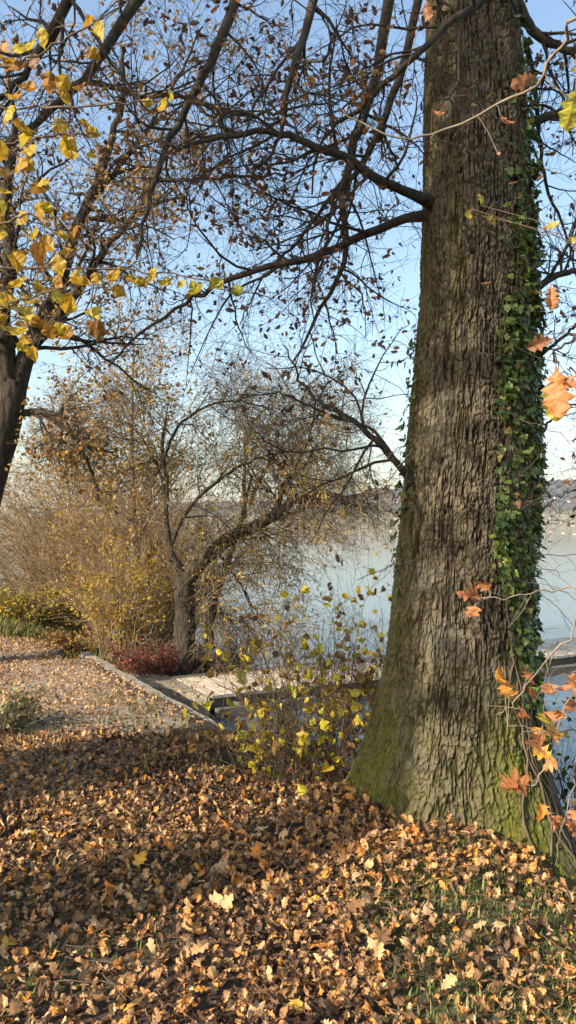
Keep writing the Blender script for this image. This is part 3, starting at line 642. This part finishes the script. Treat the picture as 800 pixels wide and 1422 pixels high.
wl([(300,765,10.8),(320,790,10.7),(345,830,10.6),(370,880,10.5)], .03, .008, n1=10)
wl([(258,850,11.0),(285,840,10.9),(310,850,10.8),(335,880,10.7)], .025, .006, n1=12, l1=.8, l2=.6, l3=.35, leafn=100)
# feathery pale willow behind
w2 = empty('pale_willow', tuple(at(420, 800, 13.0)), 'feathery pale willow crown rising behind the leaning willow limb', 'tree')
Pw, Rw = catmull(np.array([at(290, 900, 12.6), at(300, 830, 12.6), at(330, 740, 12.8), at(350, 660, 13)]), [.1, .07, .04, .02], 20)
v, f = tubes(Pw[None], Rw[None], 8); mb = MB(); mb.add(v, [f]); mb.obj('trunk', M_willow, w2)
for c in ([(345,700,13),(370,650,13),(400,610,13),(440,585,13),(480,600,13)], [(340,720,13),(340,650,13.1),(350,590,13.2),(380,560,13.2)], [(330,740,12.8),(390,720,12.8),(440,700,12.8),(490,700,12.8)]):
    limb(c, .04, .01, w2, mat=M_wshoot, lmat=M_gold, T=T_lance, lsize=.06, cap=(.012, .006), rmin=.003, n1=16, n2=11, n3=7, l1=1.5, l2=1.0, l3=.6, grav=(.06, .05, -.02), leafn=900, wig=.1, clus=2, tint=(.2, 1))

# ------------------------------------------------------------------ slender gold tree and shrubs on the point
def gold_tree(px, base_py, top_py, d, lab, r=.07, leafn=2600, lean=4):
    e = empty('slender_tree', tuple(at(px, base_py, d)), lab, 'tree')
    P, R = catmull(np.array([at(px, base_py, d), at(px + lean, (base_py * 2 + top_py) / 3, d), at(px + lean * .3, (base_py + 2 * top_py) / 3, d), at(px + lean, top_py, d)]), [r, r * .7, r * .45, r * .15], 30)
    v, f = tubes(P[None], R[None], 8); mb = MB(); mb.add(v, [f]); mb.obj('trunk', M_pale, e)
    A, RA = spawn(P[None], R[None], 34, 2.0, 52, 9, .4, .06, .12, .28, .004, lenfall=.55); B, RB = spawn(A, RA, 10, .8, 45, 6, .5, .02, .15, .15, .003); C_, RC = spawn(B, RB, 6, .4, 45, 4, .6, 0, .15, .15, .003)
    mb = MB()
    for q, s_ in ((A, 5), (B, 4), (C_, 3)):
        v, f = tubes(q, {id(A): RA, id(B): RB, id(C_): RC}[id(q)], s_); mb.add(v, [f])
    c = mb.obj('crown', M_pale, e); twig_leaves(C_, leafn, .06, T_small, M_gold, 'leaves', c, (0, 1), clus=3, spread=.06)
gold_tree(182, 885, 470, 12.0, 'slender upright tree with golden leaves in the middle of the thicket')
gold_tree(110, 870, 560, 14.5, 'smaller thin tree with sparse gold leaves left of the slender tree', .05, 1400, -6)
def shrub(name, px, py, d, lab, hgt, spread, stems=46, mat=M_shoot, lmat=M_gold, leafn=1500, lsize=.05, T=T_small, tint=(0, 1), cat='shrub', n2=9, n3=7, rmin=.003, r0=.012, fan=.5, clus=3, wig=.1, lspread=.05, zb=None):
    b0 = at(px, py, d); b0[2] = float(height(b0[0:1], b0[1:2])[0]) if zb is None else zb
    e = empty(name, tuple(b0), lab, cat)
    a = rng.uniform(0, 2 * math.pi, stems); rr = spread * .25 * np.sqrt(rng.random(stems)); p = b0 + np.stack([np.cos(a) * rr, np.sin(a) * rr, 0 * a - .03], -1)
    dd = unit(np.stack([np.cos(a) * fan * rng.uniform(.1, 1.2, stems), np.sin(a) * fan * rng.uniform(.1, 1.2, stems), np.ones(stems)], -1)); L = hgt * rng.uniform(.55, 1.1, stems)
    out = [p]
    for k2 in range(11):
        dd = unit(dd + rng.normal(size=dd.shape) * .07 + np.stack([np.cos(a), np.sin(a), 0 * a], -1) * fan * .05); p = p + dd * (L / 11)[:, None]; out.append(p)
    P = np.stack(out, 1); R = np.linspace(r0, r0 * .3, 12)[None].repeat(stems, 0)
    B, RB = spawn(P, R, n2, hgt * .38, 38, 6, .6, .05, wig, .15, rmin); C_, RC = spawn(B, RB, n3, hgt * .17, 40, 4, .7, .02, wig, .15, rmin)
    mb = MB()
    for q, s_, rq in ((P, 5, R), (B, 4, RB), (C_, 3, RC)):
        v, f = tubes(q, rq, s_); mb.add(v, [f])
    o = mb.obj('stems', mat, e)
    if leafn: twig_leaves(C_, leafn, lsize, T, lmat, 'leaves', e, tint, clus=clus, spread=lspread, tmin=.05)
    return e
shrub('thicket_shrub', 60, 845, 16.5, 'straw coloured leafless thicket shrub at the far left of the point', 3.1, 2.6, 80, leafn=2200, tint=(0, .5))
shrub('thicket_shrub', 125, 855, 14.8, 'straw coloured tall thicket shrub left of the slender tree', 3.9, 2.6, 95, leafn=4200, tint=(0, .5))
shrub('thicket_shrub', 185, 870, 13.2, 'dense golden thicket shrub around the slender tree foot', 3.2, 2.2, 80, leafn=4500, tint=(.1, 1))
shrub('thicket_shrub', 225, 880, 12.6, 'golden leaved thicket shrub just behind the willow trunk', 2.6, 1.6, 55, leafn=3200, tint=(.2, 1))
shrub('thicket_shrub', 20, 850, 18.0, 'low thin brown shrub by the water at the left edge', 1.6, 2.2, 50, leafn=900, tint=(0, .4))
shrub('yellow_shrub', 168, 890, 11.6, 'tall yellow leaved shrub in front of the thicket left of the willow trunk', 1.9, 1.3, 36, mat=M_shoot, lmat=M_yel, leafn=2600, lsize=.06, tint=(.35, 1), fan=.3)
shrub('red_shrub', 205, 905, 10.9, 'small red leaved shrub at the foot of the willow', .62, .9, 34, mat=M_stem, lmat=M_red, leafn=1500, lsize=.045)
shrub('bramble', 120, 880, 12.4, 'low brown bramble on the grassy verge by the path', .6, 1.6, 40, mat=M_stem, lmat=M_gold, leafn=1500, lsize=.06, fan=1.1, tint=(0, .6))
shrub('bramble', 45, 862, 13.6, 'green and brown bramble on the verge at left', .7, 2.2, 50, mat=M_stem, lmat=M_ygreen, leafn=2400, lsize=.06, fan=1.1, tint=(.1, 1))
shrub('waterside_shrub', 310, 915, 11.4, 'dark bare waterside bush right of the willow trunk', .8, 1.1, 40, mat=M_stem, lmat=M_ygreen, leafn=500, lsize=.04, fan=.9, zb=-.6, tint=(0, .5))
shrub('verge_plant', -8, 1015, 6.0, 'small green leafy plant at the left edge of the path', .36, .5, 24, mat=M_stem, lmat=M_grass, leafn=420, lsize=.04, T=T_elm, fan=.9)
# centre shrub in front of the jetty
shrub('bank_shrub', 450, 1075, 5.1, 'thin stemmed shrub with yellow green leaves left of the oak base', 1.75, .8, 44, mat=M_stem, lmat=M_ygreen, leafn=620, lsize=.078, T=T_elm, tint=(.1, 1), n2=8, n3=5, rmin=.002, r0=.008, fan=.26, lspread=.006, clus=1, wig=.14)
shrub('bank_shrub', 490, 1060, 5.3, 'taller brown leaved shrub touching the left side of the oak', 2.15, .8, 36, mat=M_stem, lmat=M_ygreen, leafn=950, lsize=.062, T=T_elm, tint=(0, .75), n2=9, n3=6, rmin=.0016, r0=.007, fan=.22, lspread=.006, clus=1, wig=.14)
shrub('bank_shrub', 405, 1070, 5.2, 'low dark tangled shrub on the bank before the basin', 1.0, .9, 60, mat=M_stem, lmat=M_oakleaf, leafn=900, lsize=.05, T=T_elm, tint=(0, .9), n2=7, n3=5, rmin=.0016, r0=.006, fan=.7, lspread=.006, clus=1)
shrub('waterside_shrub', 800, 1010, 4.9, 'dark leaved waterside shrub behind the oak at right', 1.5, .8, 26, mat=M_stem, lmat=M_ivy, leafn=260, lsize=.055, T=T_elm, tint=(.2, .9), n2=7, n3=5, rmin=.0016, r0=.007, fan=.45, clus=1, zb=-.6)

# ------------------------------------------------------------------ big tree at the left edge
lt = empty('forked_tree', tuple(at(-90, 930, 9.0)), 'forked broad tree leaning in from the left edge with golden brown leaves', 'tree')
def seg(pts, R, sides=14, K=30, amp=.03, mat=M_willow, name='trunk'):
    P, RR = catmull(np.array([at(*c) for c in pts]), R, K); v, f = tubes(P[None], RR[None], sides)
    v = v + (fbm(v[:, 0] * 9 + v[:, 1] * 7, v[:, 2] * 4, 4, 410)[:, None] - .45) * amp; mb = MB(); mb.add(v, [f]); return mb.obj(name, mat, lt)
seg([(-95,960,9),(-75,850,9),(-38,740,9),(-10,650,9),(8,580,9),(20,530,9)], [.33, .24, .21, .20, .20, .17], 16, 34, .05)
LK = dict(cap=(.03, .01), mat=M_willow, lmat=M_gold, T=T_small, lsize=.062, rmin=.0024, n1=16, n2=9, n3=6, l1=1.5, l2=.8, l3=.4, twmat=M_stem, leafn=1000, wig=.16, tint=(0, .6), clus=4, spread=.06)
for c, r0, r1 in (([(14,560,9),(8,490,8.9),(2,430,8.8),(15,360,8.7),(5,280,8.6),(20,190,8.6),(10,80,8.6)], .13, .02),
                  ([(22,545,9),(38,490,9),(62,440,9.1),(85,390,9.2),(105,320,9.2),(140,240,9.2),(165,160,9.2),(175,60,9.2)], .12, .02),
                  ([(45,480,9),(70,455,8.9),(110,400,8.8),(150,340,8.7),(200,290,8.6),(260,270,8.5)], .07, .012),
                  ([(25,575,9),(55,572,9),(80,580,8.9),(105,608,8.8),(125,645,8.8),(140,690,8.8)], .05, .01),
                  ([(60,575,9),(95,600,9),(120,620,9),(160,630,9)], .03, .008),
                  ([(20,480,9),(-30,400,9),(-80,300,9),(-120,200,9)], .09, .02),
                  ([(90,370,9.2),(120,290,9.3),(190,200,9.4),(240,120,9.5),(280,40,9.5)], .05, .01)):
    kw = dict(LK)
    if c[0][1] > 570: kw.update(n1=8, leafn=500, l1=.7)
    limb(c, r0, r1, lt, **kw)

# ------------------------------------------------------------------ young trees just outside the frame whose sprays hang in
def spray(parent, tw, r, lv, T, mat, name='twig', tmat=M_stem):
    """tw: list of pixel polylines; lv: list of (px,py,d,length_px,angle_deg,tint)"""
    mb = MB()
    for c in tw:
        P, R = catmull(np.array([at(*q) if len(q) == 3 else np.array(q[:3]) for q in c]), [r, r * .45], 26); P = P + rng.normal(size=P.shape) * .003
        v, f = tubes(P[None], R[None], 6); mb.add(v, [f])
        if r > .002:
            A, RA = spawn(P[None], R[None], 7, .12, 45, 5, .5, -.02, .15, .3, .0008, tmax=.98); v, f = tubes(A, RA, 4); mb.add(v, [f])
    pos = np.array([at(l[0], l[1], l[2]) for l in lv]); allp = np.concatenate([v for v in mb.V])
    kn = np.argmin(np.linalg.norm(pos[:, None] - allp[None], axis=2), 1); q0 = allp[kn]; q1 = (q0 + pos) / 2 + np.array([0, 0, .008])
    v, f = tubes(np.stack([q0, q1, pos], 1), np.full((len(pos), 3), .0008), 4); mb.add(v, [f])
    o = mb.obj(name, tmat, parent); a = np.radians([l[4] for l in lv]); n_ = len(lv)
    Y = np.stack([np.cos(a), rng.normal(size=n_) * .3, np.sin(a)], -1); Nr = unit(np.stack([rng.normal(size=n_) * .5, -np.ones(n_), .5 + rng.normal(size=n_) * .5], -1))
    leaf_obj('leaves', pos, Y, Nr, np.array([l[3] / FPX * l[2] for l in lv]), T, np.array([l[5] for l in lv]), mat, o)
    return o
ys_ = empty('young_elm', (-1.15, 1.6, 0), 'young tree at the left edge whose yellow leaves hang over the path', 'tree')
P, R = catmull(np.array([(-1.15, 1.6, -.05), (-1.12, 1.62, 1.2), (-1.06, 1.65, 2.4), (-1.0, 1.7, 3.6)]), [.028, .02, .013, .006], 24); v, f = tubes(P[None], R[None], 8); mb = MB(); mb.add(v, [f]); mb.obj('trunk', M_stem, ys_)
lv = []
for (x0, x1, y0, y1, n_) in ((-20, 60, 180, 300, 18), (-20, 120, 290, 480, 40), (0, 140, 30, 130, 12), (60, 150, 160, 215, 4), (-10, 60, 20, 200, 10), (-20, 60, 380, 480, 10)):
    for q in range(n_): lv.append((rng.uniform(x0, x1), rng.uniform(y0, y1), rng.uniform(1.6, 2.1), rng.uniform(21, 36), rng.uniform(-160, -20), float(np.clip(rng.beta(2, 1.6) - .05, 0, .8))))
spray(ys_, [[(-1.1, 1.64, 2.0, 0), (-60,440,1.8), (20,420,1.8), (90,400,1.8)], [(-1.08, 1.64, 2.2, 0), (-40,330,1.8), (40,300,1.8), (110,360,1.8)], [(-1.05, 1.66, 2.6, 0), (-30,200,1.8), (60,190,1.8), (135,185,1.8)],
            [(-1.03, 1.68, 2.9, 0), (-20,90,1.8), (80,60,1.8), (165,10,1.8)], [(-1.08, 1.64, 2.15, 0), (-30,390,1.9), (30,440,1.9), (60,470,1.9)]], .0042, lv, T_elm, M_yel)
lv2 = [(130 + q * 14.5, 376 + (q % 2) * 10 + q * 1.6, 1.8, 21 + (q * 7) % 9, -75 + (q % 2) * 95 + (q * 37) % 30, min(1, .5 + .04 * q)) for q in range(14)] + \
      [(152,398,1.8,26,-20,.55), (195,138,1.8,20,-10,.8), (215,148,1.8,34,-25,.75), (232,142,1.8,26,10,.85), (115,180,1.8,26,-5,.6), (155,2,1.8,30,10,.6), (85,185,1.8,36,-70,.65)]
spray(ys_, [[(-1.08, 1.64, 2.25, 0), (-40,372,1.8), (60,372,1.8), (150,374,1.8), (240,380,1.8), (330,402,1.8)], [(-1.05, 1.66, 2.6, 0), (0,150,1.9), (100,150,1.8), (200,140,1.8), (238,146,1.8)]], .0032, lv2, T_elm, M_yel)

yo = empty('young_oak', (1.05, 1.7, 0), 'young oak at the right edge with orange leaves hanging before the trunk', 'tree')
P, R = catmull(np.array([(1.05, 1.7, -.05), (1.03, 1.68, 1.0), (1.0, 1.66, 2.0), (.92, 1.6, 3.2)]), [.024, .018, .012, .005], 24); v, f = tubes(P[None], R[None], 8); mb = MB(); mb.add(v, [f]); mb.obj('trunk', M_stem, yo)
spray(yo, [[(.94, 1.62, 2.9, 0), (800,22,1.7), (785,55,1.75), (765,82,1.8), (745,118,1.8), (700,142,1.85), (640,172,1.9), (590,189,1.9), (555,192,1.9), (505,172,1.9), (475,155,1.9)]], .0048,
      [(695,160,1.8,34,-80,.25), (600,150,1.8,26,-60,.1), (592,0,1.6,30,-85,.1), (690,210,1.8,10,-60,.2), (745,105,1.6,40,-150,.05)], T_oakf, M_orange, tmat=M_pale)
spray(yo, [[(1.0, 1.66, 2.2, 0), (800,470,1.2), (770,505,1.2)], [(1.0,1.66,2.1,0), (850,520,1.2), (785,512,1.2)]], .003,
      [(772,508,1.15,76,-95,.55), (768,520,1.2,66,-85,.95), (778,520,1.15,62,-60,.45), (770,470,1.3,40,-160,0), (765,395,1.5,36,-90,.5), (800,120,1.0,60,-100,1), (800,75,1.0,64,-75,1), (790,330,1.3,34,-20,.98), (750,315,1.5,28,-10,.95),
       (668,285,1.9,22,80,1), (655,290,1.9,28,-120,.95), (672,300,1.9,24,-30,.9)], T_oakf, M_orange)
lv = [(655,830,1.6,28,150,.4), (668,826,1.6,30,-165,.2), (680,822,1.6,26,120,.3), (660,838,1.6,26,-110,.5), (708,950,1.5,42,175,.75), (700,945,1.5,34,-80,.7)]
for q in range(20): lv.append((rng.uniform(735, 812), rng.uniform(930, 1165), rng.uniform(1.45, 1.8), rng.uniform(18, 31), rng.uniform(-170, 0), float(rng.beta(1.6, 1.8) * .9)))
lv += [(735,1095,1.6,36,170,.2), (722,1085,1.6,30,-140,.3), (757,1005,1.6,38,-60,.8), (765,985,1.6,34,-100,.95), (800,910,1.5,40,-30,.4), (785,935,1.5,34,-60,.5), (738,1035,1.6,30,-40,.85)]
spray(yo, [[(1.03, 1.69, 1.4, 0), (840,820,1.6), (780,816,1.6), (720,828,1.6), (660,830,1.6)], [(1.03,1.69,1.3,0), (830,850,1.6), (790,885,1.6), (745,935,1.6), (715,975,1.6), (690,990,1.6)],
           [(1.04,1.7,.9,0), (840,930,1.65), (790,970,1.65), (760,1060,1.65), (735,1100,1.65)], [(1.04,1.7,1.0,0), (830,1000,1.65), (795,1100,1.65), (770,1200,1.65)], [(1.03,1.69,1.2,0), (840,1000,1.6), (790,1015,1.6), (740,1015,1.6)]], .0026, lv, T_maple, M_orange, tmat=M_pale)

# ------------------------------------------------------------------ trees beyond the left edge that shade the bank
def big_tree(name, x, y, H, lab, r=.35, seed=1, n=14, leafn=5000, zmin=.3, L=3.2, lsz=.08, T=T_small):
    e = empty(name, (x, y, 0), lab, 'tree')
    P, R = catmull(np.array([(x, y, -.1), (x + .1, y, H * .3), (x - .1, y + .1, H * .65), (x, y, H)]), [r * 1.3, r, r * .6, r * .15], 30)
    v, f = tubes(P[None], R[None], 16); mb = MB(); mb.add(v, [f]); mb.obj('trunk', M_willow, e)
    A, RA = spawn(P[None], R[None], n, L, 58, 10, .42, .03, .13, zmin, .01); B, RB = spawn(A, RA, 9, L * .45, 48, 7, .5, .02, .16, .2, .005); C_, RC = spawn(B, RB, 7, L * .2, 48, 4, .6, 0, .16, .15, .003)
    mb = MB()
    for q, s_, rq in ((A, 6, RA), (B, 4, RB), (C_, 3, RC)):
        v, f = tubes(q, rq, s_); mb.add(v, [f])
    c = mb.obj('crown', M_willow, e); twig_leaves(C_, leafn, lsz, T, M_gold, 'leaves', c, (0, .6), clus=4, spread=.08)
big_tree('bank_tree', -6.3, 1.95, 11, 'tall broad tree beyond the left edge shading the path', .48, n=18, zmin=.46, leafn=4200)
big_tree('bank_tree', -7.6, -1.0, 12.5, 'second broad tree beyond the left edge behind the viewpoint', .34, n=24, zmin=.43, leafn=9000)

# ------------------------------------------------------------------ haze
mh = bpy.data.materials.new('haze_air'); mh.use_nodes = True; n = mh.node_tree; n.nodes.remove(n.nodes['Principled BSDF'])
pv = n.nodes.new('ShaderNodeVolumePrincipled'); pv.inputs['Color'].default_value = (.86, .92, 1, 1); pv.inputs['Density'].default_value = .0001; pv.inputs['Anisotropy'].default_value = .2
n.links.new(pv.outputs[0], n.nodes['Material Output'].inputs['Volume'])
mb = MB(); mb.box((-6600, -110, -4), (6600, 6900, 260)); hz = mb.obj('haze', mh, None, False); hz['kind'] = 'stuff'; hz['label'] = 'pale distant haze over the lake'
